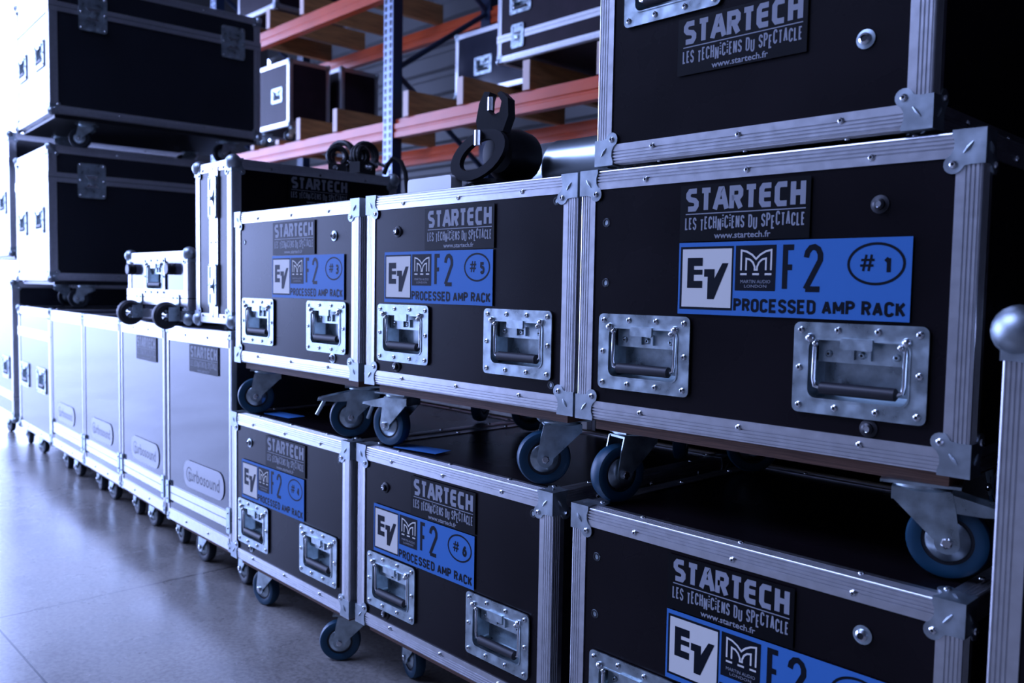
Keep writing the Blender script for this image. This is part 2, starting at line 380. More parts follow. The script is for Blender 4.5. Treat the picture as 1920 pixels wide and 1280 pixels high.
# ------------------------------------------------------------------ flight case hardware
def extr_profile(wd, big):
    g = [.0050, .0130, .0210, .0290] if big else [.3*wd, .6*wd]
    t = .0058 if big else .004; d = .0034 if big else .001; gw = .0036
    leg = [(wd, t), (wd, 0)]
    for q in reversed(g): leg += [(q+gw, 0), (q+gw*.75, d), (q+gw*.25, d), (q, 0)]
    leg += [(.0045, 0), (.0016, .0010)]
    other = [(b, a) for a, b in reversed(leg)]
    return leg + other[0:] + [(t, t)]
def extrusion(parent, axis, s1, s2, dims, wd, big=True, riv=0):
    """ribbed aluminium angle along one edge of a box of size dims; s1,s2 = 0/1 sides on the two other axes"""
    ax = [X_, Y_, Z_]; o1, o2 = [i for i in range(3) if i != axis]
    Ln = dims[axis]
    def mk():
        b = MB(); A = ax[o1]*(1 if s1 == 0 else -1); B = ax[o2]*(1 if s2 == 0 else -1)
        b.prism(extr_profile(wd, big), (0, 0, 0), A, B, ax[axis], Ln, 'alu')
        if riv:
            for i in range(riv):
                p = ax[axis]*(Ln*(i+.75)/(riv+.5))
                b.rivet(p+A*.034, -B, .0075); b.rivet(p+B*.034, -A, .0075)
        return b.mesh('edge_extrusion')
    me = cached(('ex', axis, s1, s2, round(Ln, 3), wd, big, riv), mk)
    loc = Vector((0, 0, 0)); loc[o1] = dims[o1]*s1; loc[o2] = dims[o2]*s2
    return loc, me
CAPP = [(-.003, -.003), (.058, -.003), (.0585, .006), (.0535, .020), (.0545, .034), (.0600, .044)] + arc(.054, .0625, .0185, .0185, -62, 150, 9) + [(.034, .066), (.022, .064), (-.003, .064)]
def corner_cap(sx, sy_, sz, ball=0.0, sc_=1.0):
    def mk():
        b = MB(); A = X_*(1-2*sx); B = Y_*(1-2*sy_); D = Z_*(1-2*sz); k = 'cap'
        mirror = [(q[1], q[0]) for q in CAPP]
        for (a, c, n) in ((A, D, B), (B, D, A), (A, B, D)):
            pl = [(p[0]*sc_, p[1]*sc_) for p in CAPP]
            b.prism(pl, n*(-.0032), a, c, n, .0032, k)
            b.rivet(a*.054*sc_+c*.0625*sc_-n*.0032, -n, .0080*sc_)
            st = (a*.020+c*.022)*sc_-n*.0032; en = (a*.036+c*.042)*sc_-n*.0032
            b.tube([st, st.lerp(en, .5)-n*.0012, en], [.0016, .0036, .0016], k, 6)
        if ball: b.sphere((A+B+D)*(ball*.42), ball, k, 18, 10)
        return b.mesh('corner_cap')
    return cached(('cap', sx, sy_, sz, ball, sc_), mk)
def handle_mesh():
    b = MB(); W, H = .285, .197; k = 'steel'
    out = rrect(0, W, 0, H, .014, 4); inn = rrect(.036, .249, .034, .160, .018, 4)
    b.ringprism(out, inn, (0, 0, 0), X_, Z_, -Y_, .0045, k)
    inn2 = rrect(.033, .252, .031, .163, .019, 4)
    b.ringprism(inn2, inn, (0, -.0045, 0), X_, Z_, -Y_, .0022, k)      # raised lip
    n = len(inn)                                                       # dish
    dp = .055; back = rrect(.046, .239, .044, .156, .014, 4)
    vs = [(p[0], 0, p[1]) for p in inn]+[(p[0], dp, p[1]) for p in back]
    b.add(vs, [(i, (i+1) % n, n+(i+1) % n, n+i) for i in range(n)]+[tuple(range(n, 2*n))], k)
    b.box(.0465, .2385, .020, .056, .112, .1595, k)                       # spring housing
    for px_ in (.070, .143, .215): b.rivet((px_, .020, .130), -Y_, .0085, k)
    for px_ in (.122, .158): b.box(px_, px_+.006, .013, .020, .120, .146, k)
    b.prism(rrect(.108, .176, .142, .166, .003, 2), (0, -.004, 0), X_, Z_, -Y_, .007, k)    # hinge tab
    for px_ in (.038, .243):
        b.sphere((px_, -.006, .163), .0105, 'chrome', 12, 6); b.sphere((px_+(.012 if px_ < .1 else -.012), -.005, .152), .0075, 'chrome', 10, 6)
    for q in ((.017, .180), (.100, .182), (.185, .182), (.268, .180), (.015, .098), (.270, .098), (.016, .016), (.098, .016), (.186, .016), (.268, .016)):
        b.rivet((q[0], -.0045, q[1]), -Y_, .0078)
    return b.mesh('recessed_handle')
def bail_mesh():
    b = MB(); pts = [(.048, .006, .158), (.046, .001, .15), (.046, .000, .075), (.049, .001, .060), (.060, .002, .056)]
    b.tube(pts+[(.285-p[0], p[1], p[2]) for p in reversed(pts)], .0052, 'chrome', 10)
    return b.mesh('bail')
def grip_mesh():
    b = MB(); b.lathe([(.001, 0), (.0095, .001), (.0135, .004), (.0135, .162), (.0095, .165), (.001, .166)], (.0595, .002, .056), X_, 'rubber', 16)
    return b.mesh('grip')
def handle(parent, x, z, loc=None, rz=0, y=-.0006):
    h = inst('recessed_handle', cached('handle', handle_mesh), parent, loc or (x, y, z), rz, 'zinc plate with sprung drop handle')
    inst('bail', cached('bail', bail_mesh), h); inst('grip', cached('grip', grip_mesh), h, label='black rubber grip')
    return h
R_ = .080
def fork_mesh(hh, brake, tall):
    b = MB(); k = 'steel'; off = -.052; half = .034
    b.box(-.075, .075, -.065, .065, hh-.006, hh, k)                    # top plate
    b.lathe([(.052, hh-.020), (.060, hh-.014), (.060, hh-.006)], (0, 0, 0), Z_, k, 20)
    for sgn in (-1, 1):
        pl = [(-.058, hh-.020), (.056, hh-.020), (.056, hh-.040), (off+.026, R_+.004)] + arc(off, R_, .024, .024, 10, -190, 8) + [(-.066, hh-.055)]
        b.prism(pl, (0, sgn*half-.002, 0), X_, Z_, Y_, .004, k)
        b.lathe([(.012, 0), (.012, .006), (.009, .008)], (off, sgn*(half+.002), R_), Y_*sgn, 'chrome', 6)
    b.box(-.056, .056, -half, half, hh-.024, hh-.018, k)
    b.box(.046, .056, -half, half, hh-.045, hh-.02, k)
    if brake:                                                          # cheek arms that carry the brake pedal
        for sgn in (-1, 1):
            b.prism([(-.05, hh-.022), (-.05, hh-.060), (-.115, hh-.062), (-.160, hh-.058), (-.165, hh-.048)], (0, sgn*half*.9-.002, 0), X_, Z_, Y_, .004, k)
    return b.mesh('caster')
def tyre_mesh(k):
    b = MB(); w_ = .023
    prof = [(.050, -w_*.8), (.066, -w_), (.076, -w_*.85), (R_, -w_*.4), (R_, w_*.4), (.076, w_*.85), (.066, w_), (.050, w_*.8)]
    b.lathe(prof, (0, 0, 0), Y_, k, 40, False); return b.mesh('tyre')
def hub_mesh():
    b = MB(); w_ = .021
    b.lathe([(.052, -w_*.75), (.044, -w_*.75), (.0435, -w_*.8), (.041, -w_*.9), (.016, -w_*1.25), (.008, -w_*1.3), (.008, w_*1.3), (.016, w_*1.25), (.041, w_*.9), (.0435, w_*.8), (.044, w_*.75), (.052, w_*.75)],
            (0, 0, 0), Y_, ['rubber', 'rubber', 'steel', 'steel', 'steel', 'steel', 'steel', 'steel', 'steel', 'rubber', 'rubber'], 32, False)
    return b.mesh('hub')
def brake_mesh(hh):
    b = MB(); b.prism([(-.100, hh-.044), (-.175, hh-.050), (-.178, hh-.058), (-.100, hh-.052)], (0, -.030, 0), X_, Z_, Y_, .060, 'steel')
    b.tube([(-.150, .0, hh-.058), (-.180, 0, hh-.115)], .007, 'steel', 8)
    return b.mesh('brake_pedal')
def caster(parent, x, y, z, rz, hh=.200, brake=False, tyre='blue'):
    """swivel caster standing with its wheel on z; rz swings the fork round its king pin"""
    c = inst('caster', cached(('fork', hh, brake), lambda: fork_mesh(hh, brake, 0)), parent, (x, y, z), rz)
    inst('tyre', cached(('tyre', tyre), lambda: tyre_mesh(tyre)), c, (-.052, 0, R_), label='blue rubber tyre' if tyre == 'blue' else 'dark rubber tyre')
    inst('hub', cached('hub', hub_mesh), c, (-.052, 0, R_))
    if brake: inst('brake_pedal', cached(('brake', hh), lambda: brake_mesh(hh)), c)
    return c
def latch_mesh(w_, h):
    b = MB(); k = 'steel'; r = .02*min(1, w_/.12)
    bw = w_*.17
    b.ringprism(rrect(0, w_, 0, h, r, 4), rrect(bw, w_-bw, bw, h-bw, r*.6, 4), (0, 0, 0), X_, Z_, -Y_, .006, k)
    b.prism(rrect(bw, w_-bw, bw, h-bw, r*.6, 4), (0, -.001, 0), X_, Z_, -Y_, .002, k)
    cx_ = w_/2
    b.prism([(cx_-w_*.26, h*.30), (cx_-w_*.07, h*.47), (cx_-w_*.26, h*.66), (cx_+w_*.26, h*.66), (cx_+w_*.07, h*.47), (cx_+w_*.26, h*.30)], (0, -.002, 0), X_, Z_, -Y_, .007, 'chrome')
    b.lathe([(w_*.12, 0), (w_*.12, .012), (w_*.07, .014)], (cx_, -.003, h*.47), -Y_, k, 12)
    for q in ((bw*.5, bw*.5), (w_-bw*.5, bw*.5), (bw*.5, h-bw*.5), (w_-bw*.5, h-bw*.5), (bw*.5, h/2), (w_-bw*.5, h/2)): b.rivet((q[0], -.006, q[1]), -Y_, bw*.25)
    return b.mesh('butterfly_latch')
def latch(parent, loc, w_=.2, h=.25, rz=0):
    return inst('butterfly_latch', cached(('latch', w_, h), lambda: latch_mesh(w_, h)), parent, loc, rz)
def screw(parent, x, z, kind, y=0):
    def mk():
        b = MB()
        if kind == 'washer': b.lathe([(.020, 0), (.020, .003), (.013, .004), (.012, .010), (.007, .013), (.006, .011)], (0, 0, 0), -Y_, ['steel', 'steel', 'chrome', 'chrome', 'black'], 18)
        elif kind == 'black': b.lathe([(.020, 0), (.019, .003), (.012, .005), (.012, .012), (.007, .015), (.006, .012)], (0, 0, 0), -Y_, ['rubber', 'rubber', 'black', 'black', 'chrome'], 18)
        else: b.lathe([(.012, 0), (.011, .002), (.007, .002), (.006, -.001)], (0, 0, 0), -Y_, ['steel', 'black', 'black'], 14)
        return b.mesh('screw')
    return inst('screw', cached(('screw', kind), mk), parent, (x, y, z))
def body_mesh(W, D, H, holes, k, inset=.0035):
    """box body whose front has rectangular openings behind the handle dishes"""
    i = inset; b = MB()
    x0, x1, y0, y1, z0, z1 = i, W-i, i, D-i, i, H-i
    if not holes: return b.box(x0, x1, y0, y1, z0, z1, k).mesh('case_body')
    xs = sorted({x0, x1, *[h[0] for h in holes], *[h[1] for h in holes]}); zs = sorted({z0, z1, *[h[2] for h in holes], *[h[3] for h in holes]})
    for a in range(len(xs)-1):
        for c in range(len(zs)-1):
            xm, zm = (xs[a]+xs[a+1])/2, (zs[c]+zs[c+1])/2
            if any(h[0] < xm < h[1] and h[2] < zm < h[3] for h in holes): continue
            b.add([(xs[a], y0, zs[c]), (xs[a+1], y0, zs[c]), (xs[a+1], y0, zs[c+1]), (xs[a], y0, zs[c+1])], [(0, 1, 2, 3)], k)
    b.add([(x, y, z) for z in (z0, z1) for y in (y0, y1) for x in (x0, x1)], [(0, 2, 3, 1), (4, 5, 7, 6), (2, 6, 7, 3), (0, 4, 6, 2), (1, 3, 7, 5)], k)
    me = b.mesh('case_body'); return me
def case(root, W, D, H, zb, holes=(), panel='panel', wd=.050, big=True, riv=3, ball=0.0, cs=1.0, caps=True):
    """panel body, twelve ribbed edges and eight corners of a flight case, bottom at zb above the root"""
    inst('case_body', body_mesh(W, D, H, list(holes), panel), root, (0, 0, zb))
    dims = (W, D, H)
    for axis in range(3):
        for s1 in (0, 1):
            for s2 in (0, 1):
                loc, me = extrusion(root, axis, s1, s2, dims, wd, big, riv if axis != 2 else 0)
                inst('edge_extrusion', me, root, loc+Vector((0, 0, zb)))
    if caps:
        for sx in (0, 1):
            for sy_ in (0, 1):
                for sz in (0, 1):
                    inst('corner_cap', corner_cap(sx, sy_, sz, ball, cs), root, (W*sx, D*sy_, zb+H*sz))
def band(root, W, D, z0, z1, zb, name='lid_band'):
    """ribbed closing band round a case"""
    b = MB(); h = z1-z0; e = .0035
    b.box(-e, W+e, -e, D+e, z0, z0+h*.47, 'alu'); b.box(-e+.003, W+e-.003, -e+.003, D+e-.003, z0+h*.47, z0+h*.53, 'black'); b.box(-e, W+e, -e, D+e, z0+h*.53, z1, 'alu')
    return b.build(name, root, (0, 0, zb))

# ------------------------------------------------------------------ setting
def struct(name, mb, lab=None):
    o = mb.build(name); o.location = (0, 0, 0); o['kind'] = 'structure'
    o['label'] = lab or name.replace('_', ' '); return o
Zf = lambda z: z          # structure is modelled with the floor at zero
struct('floor', MB().box(XL-.3, XR+.3, YF-.3, YB+.3, -.3, 0, 'concrete'), 'polished grey concrete floor with saw-cut joints')
b = MB(); x0, x1, y0, y1 = ROOF_FILL
b.box(XL-.3, x0, YF-.3, YB+.3, ZC, ZC+.3, 'ceil'); b.box(x1, XR+.3, YF-.3, YB+.3, ZC, ZC+.3, 'ceil'); b.box(x0, x1, YF-.3, y0, ZC, ZC+.3, 'ceil'); b.box(x0, x1, y1, YB+.3, ZC, ZC+.3, 'ceil')
struct('ceiling', b, 'grey sheet ceiling with an added opening for fill light')
b = MB(); prof = []; z = 0
while z < ZC-.001:
    prof += [(z, 0), (z+.22, 0), (z+.26, .05), (z+.34, .05)]; z += .38
prof = [(min(q[0], ZC), q[1]) for q in prof] + [(ZC, 0), (ZC, .3), (0, .3)]
b.prism([(p[1], p[0]) for p in prof], (XL, YB, 0), Y_, Z_, X_, XR-XL, 'wall'); struct('wall_back', b, 'grey corrugated sheet wall behind the pallet rack')
b = MB(); y0, y1, h = DOOR_END
b.box(XL-.3, XL, YF, y0, 0, ZC, 'wall'); b.box(XL-.3, XL, y1, YB, 0, ZC, 'wall'); b.box(XL-.3, XL, y0, y1, h, ZC, 'wall'); struct('wall_left', b, 'end wall with the open loading door')
b = MB(); x0, x1, h = DOOR_ADDED
b.box(XL, x0, YF-.3, YF, 0, ZC, 'liner'); b.box(x1, XR, YF-.3, YF, 0, ZC, 'liner'); b.box(x0, x1, YF-.3, YF, h, ZC, 'liner'); struct('wall_front', b, 'dark wall with an added door opening for side light')
struct('wall_right', MB().box(XR, XR+.3, YF, YB, 0, ZC, 'dark'), 'dark end wall')
struct('ground', MB().box(-70, 60, -70, 60, -.5, -.3, 'asph'), 'pavement outside the doors')

# ------------------------------------------------------------------ amp racks
H_, GAP, D_ = .6623, .2318, .905
HX = [(.0765, .089), (.6330, .089)]
def amp_rack(label, x, y, z, yaw, num, bx, sx, screws, casters, handles=True):
    r = thing('amp_rack', label, 'flight case', x, y, z, yaw, 'amp racks')
    zb = GAP
    holes = [(hx+.030, hx+.255, hz+.028, hz+.166) for hx, hz in HX]
    case(r, 1.0, D_, H_, zb, holes)
    for hx, hz in HX: handle(r, hx, zb+hz)
    name_sticker(r, sx, zb+.4685)
    rack_label(r, bx, zb+.2935, num)
    for px_, pz, k in screws: screw(r, px_, zb+pz, k, .003)
    MB().box(.045, .955, .03, D_-.03, zb-.030, zb, 'ply').build('base_board', r)
    if z < 0: MB().box(.06, .94, D_-.012, D_+.004, zb+H_-.004, zb+H_+.004, 'paleply').build('back_edging', r)
    for cx_, cy_, rz, br in casters: caster(r, cx_, cy_, 0, rz, GAP-.030, br)
    return r
PI = math.pi
def rad(a): return math.radians(a)
back = [(.16, .76, rad(40), False), (.84, .76, rad(120), False)]
amp_rack('amp rack number 3, leftmost of the upper row', -2.0924, .0241, 0, -.0069, '3', .347, .3535, [(.827, .534, 'washer'), (.820, .071, 'washer'), (.085, .53, 'dot')],
         [(.114, .103, rad(60), False), (.893, .100, rad(57), True)] + back)
amp_rack('amp rack number 5, middle of the upper row', -1.0230, .002, 0, .0070, '5', .1125, .3350, [(.182, .534, 'black'), (.183, .073, 'black'), (.920, .594, 'dot'), (.912, .076, 'dot')],
         [(.091, .096, rad(8), True), (.859, .110, rad(52), False)] + back)
amp_rack('amp rack number 1, rightmost of the upper row', 0, 0, 0, .0147, '1', .3225, .3225, [(.807, .532, 'black'), (.803, .070, 'black'), (.087, .525, 'dot'), (.089, .367, 'dot')],
         [(.099, .128, rad(75), False), (.886, .085, rad(195), True)] + back)
amp_rack('amp rack number 4 on the floor, under rack number 3', -2.1166, .0171, -FZ, -.0183, '4', .1100, .3365, [(.181, .545, 'washer'), (.195, .080, 'washer'), (.92, .585, 'dot')],
         [(.145, .13, rad(8), False), (.86, .11, rad(52), False)] + back)
amp_rack('amp rack number 6 on the floor, under rack number 5', -1.0867, .0117, -FZ, -.0080, '6', .1120, .3330, [(.177, .531, 'black'), (.184, .077, 'black'), (.919, .589, 'dot')],
         [(.16, .17, rad(-15), False), (.86, .11, rad(30), False)] + back)
amp_rack('amp rack number 2 on the floor, under rack number 1', .0220, -.0313, -FZ, -.0062, '2', .3225, .3225, [(.808, .547, 'washer'), (.087, .535, 'dot'), (.085, .380, 'dot')],
         [(.15, .12, rad(10), False), (.86, .11, rad(20), False)] + back)
# the case on top of number 1, cut by the frame
for nm, dx, dy, a in (('amp_rack.003', .14, .085, .1), ('amp_rack.004', .14, .06, .2)):
    MB().box(0, .20, 0, .085, 0, .0012, 'lblue').build('tape_strip', bpy.data.objects[nm], (dx, dy, GAP+H_+.0005), a, 'blue tape strip stuck on the lid')
r = thing('flight_case', 'black flight case standing on top of amp rack number 1', 'flight case', .050, 0, .9075, .004)
case(r, .855, D_, .66, 0, [(.087+.03, .087+.255, .338+.028, .338+.166)]); handle(r, .087, .338); name_sticker(r, .254, .191); screw(r, .717, .193, 'washer', .003)

# ------------------------------------------------------------------ upright case cut by the right frame edge
r = thing('flight_case', 'flight case with ball corners standing right of amp rack number 1', 'flight case', 1.090, -.125, -FZ, 0)
case(r, .80, .80, 1.23, .205, ball=.045, cs=1.1)
MB().box(.04, .76, .04, .76, .175, .205, 'ply').build('base_board', r)
for q in ((.13, .13), (.67, .13), (.13, .67), (.67, .67)): caster(r, q[0], q[1], 0, rad(70), .175, False, 'dtyre')

# ------------------------------------------------------------------ the row of speaker cases along the floor
RA = -.055
def row_y(x): return .017 + (-2.13-x)*.055
def badge(parent, x, z):
    def mk():
        b = MB(); b.prism(rrect(0, .47, 0, .135, .06, 6), (0, 0, 0), X_, Z_, -Y_, .0014, 'loz')
        stroke(b, [(.072+.034*math.cos(rad(a)), .066+.034*math.sin(rad(a))) for a in range(40, 330, 20)], .006, -.0020, 'badgeink')
        fonttext(b, 'turbosound', .060, .425, .036, .062, -.0020, 'badgeink', .008)
        return b.mesh('maker_badge')
    return inst('maker_badge', cached('badge', mk), parent, (x, .0005, z), 0, 'pale rounded badge reading turbosound')
ROW_B, ROW_T = -.655, .360
def speaker_case(label, x0, x1, badge_dx, sticker, cast):
    W = (x1-x0)/math.cos(RA)
    r = thing('speaker_case', label, 'flight case', x0, row_y(x0)-(.02 if x1 > -2.2 else 0), -FZ, -.02 if x1 > -2.2 else RA, 'speaker cases along the floor')
    zb = ROW_B+FZ; H = ROW_T-ROW_B
    case(r, W, .92, H, zb, panel='grey_panel', wd=.026, big=False, riv=0, cs=.55)
    band(r, W, .92, .108, .182, zb)
    for s in (0, 1):                                                    # small clasps on the band at the front edges
        MB().prism(rrect(-.018, .018, .085, .205, .008, 3), (0, -.004, 0), X_, Z_, -Y_, .006, 'steel').rivet((0, -.010, .11), -Y_, .006).rivet((0, -.010, .18), -Y_, .006).build('clasp', r, (W*s+(-.02 if s else .02), 0, zb))
    for za, zc in ((H-.075, H-.004), (.004, .060)):
        b = MB(); b.box(.026, W-.026, -.0030, .004, za, zc, 'alu')
        for i in range(2): b.rivet((W*(.33+.34*i), -.0030, (za+zc)/2), -Y_, .007)
        b.build('front_rail', r, (0, 0, zb))
    badge(r, badge_dx, zb+.215)
    if sticker is not None: name_sticker(r, sticker, zb+.80)
    MB().box(.03, W-.03, .03, .89, zb-.03, zb, 'ply').build('base_board', r)
    for cx_, cy_, rz in cast: caster(r, cx_, cy_, 0, rz, zb-.03, False, 'dtyre')
    return r
for i, (a, c, bd, st, lab) in enumerate([(-2.905, -2.132, .22, .30, 'pale glossy speaker case nearest amp rack number 4, under the tall case'),
        (-3.755, -2.995, .19, .30, 'speaker case under the small wheeled case, second from amp rack number 4'),
        (-4.570, -3.775, .16, None, 'speaker case third along the floor from amp rack number 4'),
        (-5.460, -4.590, .16, None, 'speaker case fourth along the floor, beside the trunk with two handles')]):
    W = c-a
    speaker_case(lab, a, c, bd, st, [(.15, .17, rad(3)), (W-.16, .17, rad(-6)), (.15, .74, rad(6)), (W-.16, .74, rad(2))])

# ------------------------------------------------------------------ big trunks
def trunk(label, x1, z, W=1.12, D=1.62, H=1.005, zb=.215, lid=.77, y=None, group='two-handled trunks', handles=True, latches=True, cy=.30):
    x0 = x1-W*math.cos(RA); 
    r = thing('trunk', label, 'flight case', x0, row_y(x0) if y is None else y, z, RA, group)
    holes = [(hx+.030, hx+.255, .36+.028, .36+.166) for hx in (.10, .68)] if handles else []
    case(r, W, D, H, zb, holes, panel='trunk_panel', wd=.058, big=True, riv=2, ball=.03, cs=1.0)
    band(r, W, D, lid-.035, lid+.035, zb)
    if handles:
        for hx in (.10, .68): handle(r, hx, zb+.36)
    if latches:
        for ly in (.20, 1.28): latch(r, (W+.004, ly, zb+lid-.14), .2, .26, PI/2)
    MB().box(.04, W-.04, .04, D-.04, zb-.03, zb, 'black').build('base_board', r)
    for q in ((.16, cy, -100 if cy > .2 else 8), (W-.18, cy, 60 if cy > .2 else -6), (.14, D-.25, 80), (W-.16, D-.22, 95)): caster(r, q[0], q[1], 0, rad(q[2]), zb-.03, False, 'dtyre')
    return r
trunk('floor trunk with two recessed handles, under the trunk stack', -5.478, -FZ, H=1.015, zb=.239, lid=.81, latches=False, cy=.17)
trunk('black trunk in the middle of the far stack', -5.478, ROW_T+.004)
trunk('black trunk on top of the far stack, with two big latches', -5.400, 1.592)
# further along the row
trunk('pale trunk on the floor beyond the trunk stack', -6.83, -FZ, H=1.225, zb=.239, lid=.215, latches=False, group=None, cy=.17)
trunk('pale trunk standing on the farthest floor trunk', -6.86, .58, H=1.05, lid=.80, latches=False, group=None)

# ------------------------------------------------------------------ tall case on the first speaker case
r = thing('tall_case', 'tall narrow flight case on the speaker cases beside amp rack number 3', 'flight case', -2.545, .040, ROW_T+.0085, -.01)
W, D, H, zb = .395, .905, .755, .022
case(r, W, D, H, zb, wd=.046, big=True, riv=3, ball=.036, cs=.9)
b = MB(); b.box(.165, .205, -.0035, .004, .03, H-.03, 'alu'); b.box(.205, .211, -.001, .004, .03, H-.03, 'black'); b.box(.211, .255, -.0035, .004, .03, H-.03, 'alu')
for zz in (.2, .38, .56): b.rivet((.185, -.0035, zz), -Y_, .006).rivet((.235, -.0035, zz), -Y_, .006)
b.build('lid_joint', r, (0, 0, zb))
for zz in (.08, .49): latch(r, (.165, -.0045, zb+zz), .085, .20)
name_sticker(r, 0, 0, loc=(W+.0012, .28, zb+.575), rz=PI/2)

# ------------------------------------------------------------------ small wheeled case
r = thing('wheeled_case', 'small silver-edged case with two black wheels on the speaker cases', 'flight case', -3.430, .035, ROW_T+.0085, -.01)
W, D, H, zb = .825, .62, .352, .018
case(r, W, D, H, zb, [(.26+.03, .26+.255, .125+.028, .125+.166)], panel='grey_panel', wd=.050, big=True, riv=0, ball=.034, cs=.85)
band(r, W, D, .075, .155, zb)
handle(r, .26, zb+.125)
for px_ in (.055, .60):
    b = MB(); b.lathe([(.030, 0), (.030, .02), (.024, .022), (.024, .022), (.030, .024), (.030, .034), (.026, .037)], (px_+.04, 0, zb+.262), -Y_, ['black', 'black', 'steel', 'black', 'black', 'black'], 18); b.build('rubber_foot', r)
for px_ in (.190, .690):
    wb = MB(); wb.prism(rrect(-.045, .045, .05, .135, .012, 3), (px_, -.004, zb), X_, Z_, -Y_, .006, 'steel'); wb.box(px_-.035, px_-.028, -.055, 0, zb+.0, zb+.07, 'steel'); wb.box(px_+.028, px_+.035, -.055, 0, zb+.0, zb+.07, 'steel')
    wb.rivet((px_-.025, -.010, zb+.115), -Y_, .006).rivet((px_+.025, -.010, zb+.115), -Y_, .006)
    bk = wb.build('wheel_bracket', r)
    t = MB(); t.lathe([(.030, -.02), (.055, -.024), (.067, -.014), (.069, 0), (.067, .014), (.055, .024), (.030, .02)], (0, 0, 0), X_, 'rubber', 30, False)
    for i in range(6):
        a = i*PI/3; t.tube([(0, 0, 0), (0, .032*math.cos(a), .032*math.sin(a))], .006, 'chrome', 6)
    t.lathe([(.012, -.026), (.012, .026)], (0, 0, 0), X_, 'chrome', 12)
    t.build('wheel', bk, (px_, -.055, zb+.028))

# ------------------------------------------------------------------ added cases that keep the background black behind the racks
def filler_case(label, x0, x1, y0, z1):
    W = x1-x0; r = thing('flight_case', label, 'flight case', x0, y0, -FZ, 0)
    case(r, W, .8, z1+FZ-.2, .2, wd=.05, riv=0); MB().box(.04, W-.04, .04, .76, .17, .2, 'ply').build('base_board', r)
    for q in ((.13, .13), (W-.13, .13), (.13, .67), (W-.13, .67)): caster(r, q[0], q[1], 0, rad(70), .17, False, 'dtyre')
filler_case('added dark case filling the wheel gap behind amp rack number 2', -.86, .62, 1.02, .42)
filler_case('added tall black case filling the darkness right of the racks', .75, 2.60, 1.05, 2.7)

# ------------------------------------------------------------------ pallet rack
rk = thing('pallet_rack', 'blue and orange pallet rack against the back wall', 'pallet rack', -6.52, 4.0, -FZ)
def rp(x, y, z): return Vector((x+6.52, y-4.0, z+FZ))
for px_ in (-10.95, -6.52, -2.10):
    for py, fr in ((3.985, 1), (5.42, 0)):
        b = MB(); q = rp(px_, py, -FZ); b.box(q.x-.085, q.x+.085, q.y, q.y+.13, 0, 6.6, 'rackblue')
        if fr:
            b.box(q.x-.085, q.x+.085, q.y-.004, q.y, 0, 6.6, 'postglare')
            z = .1
            while z < 6.5:
                for sx in (-.045, .045):
                    b.face([(q.x+sx-.026, z+.045), (q.x+sx-.018, z), (q.x+sx+.018, z), (q.x+sx+.026, z+.045), (q.x+sx, z+.062)], (0, q.y-.0055, 0), X_, Z_, 'black')
                z += .082
        b.box(q.x-.12, q.x+.12, q.y-.03, q.y+.16, 0, .02, 'rackblue')
        b.build('upright_post', rk)
    nodes = [(4.06, 3.0, 5.46, 3.95), (4.06, 3.0, 5.46, 2.02), (4.06, 1.05, 5.46, 2.02), (4.06, 1.05, 5.46, .1), (4.06, 4.9, 5.46, 3.95)]
    for a0, b0, a1, b1 in nodes: MB().tube([rp(px_, a0, b0), rp(px_, a1, b1)], .032, 'rackblue', 8).build('brace', rk)
for z0 in (2.235, 3.80):
    for (xa, xb) in ((-10.865, -6.605), (-6.435, -2.185)):
        for py in (4.0, 5.43):
            b = MB(); q = rp(xa, py, z0); L = xb-xa; h = .205
            pf = [(0, 0), (0, .06), (.012, .07), (.012, .085), (0, .095), (0, .15), (.03, .155), (.03, h), (.10, h), (.10, 0)]
            b.prism([(a, c) for a, c in pf], q, Y_, Z_, X_, L, 'orange')
            b.build('beam', rk, label='orange shelf beam')
def plank(x, z0, h, lab):
    b = MB(); b.box(-.045, .045, .012, 1.52, 0, h, 'wood'); b.box(-.045, .045, 0, .012, 0, h, 'woodend')
    o = b.build('wooden_plank'); o.location = P(x, 3.99, z0); return tag(o, lab, 'plank', 'planks across the pallet rack')
lowp = [(-8.50, 'plank on the lower beam, left of the rack post, beside the dark cases'), (-7.63, 'plank on the lower beam, first left of the rack post'), (-6.20, 'plank on the lower beam, first right of the perforated post'),
        (-5.28, 'plank on the lower beam under the pale case'), (-4.32, 'plank on the lower beam under the corner of the big trunk'), (-3.40, 'plank on the lower beam under the big trunk near the amp racks')]
for x, l in lowp: plank(x, 2.442, .275, l)
for x, l in ((-9.75, 'low plank under the far dark case, left one'), (-9.05, 'low plank under the far dark case, right one')): plank(x, 2.442, .06, l)
upp = [(-10.2, 'leftmost plank on the upper beam'), (-9.30, 'plank on the upper beam below the caster'), (-8.42, 'plank on the upper beam, second left of the rack post'), (-7.5, 'plank on the upper beam, first left of the rack post'),
       (-5.9, 'plank on the upper beam, first right of the rack post'), (-5.0, 'plank on the upper beam, second right of the rack post'), (-4.1, 'plank on the upper beam above the big trunk')]
for x, l in upp: plank(x, 4.007, .25, l)
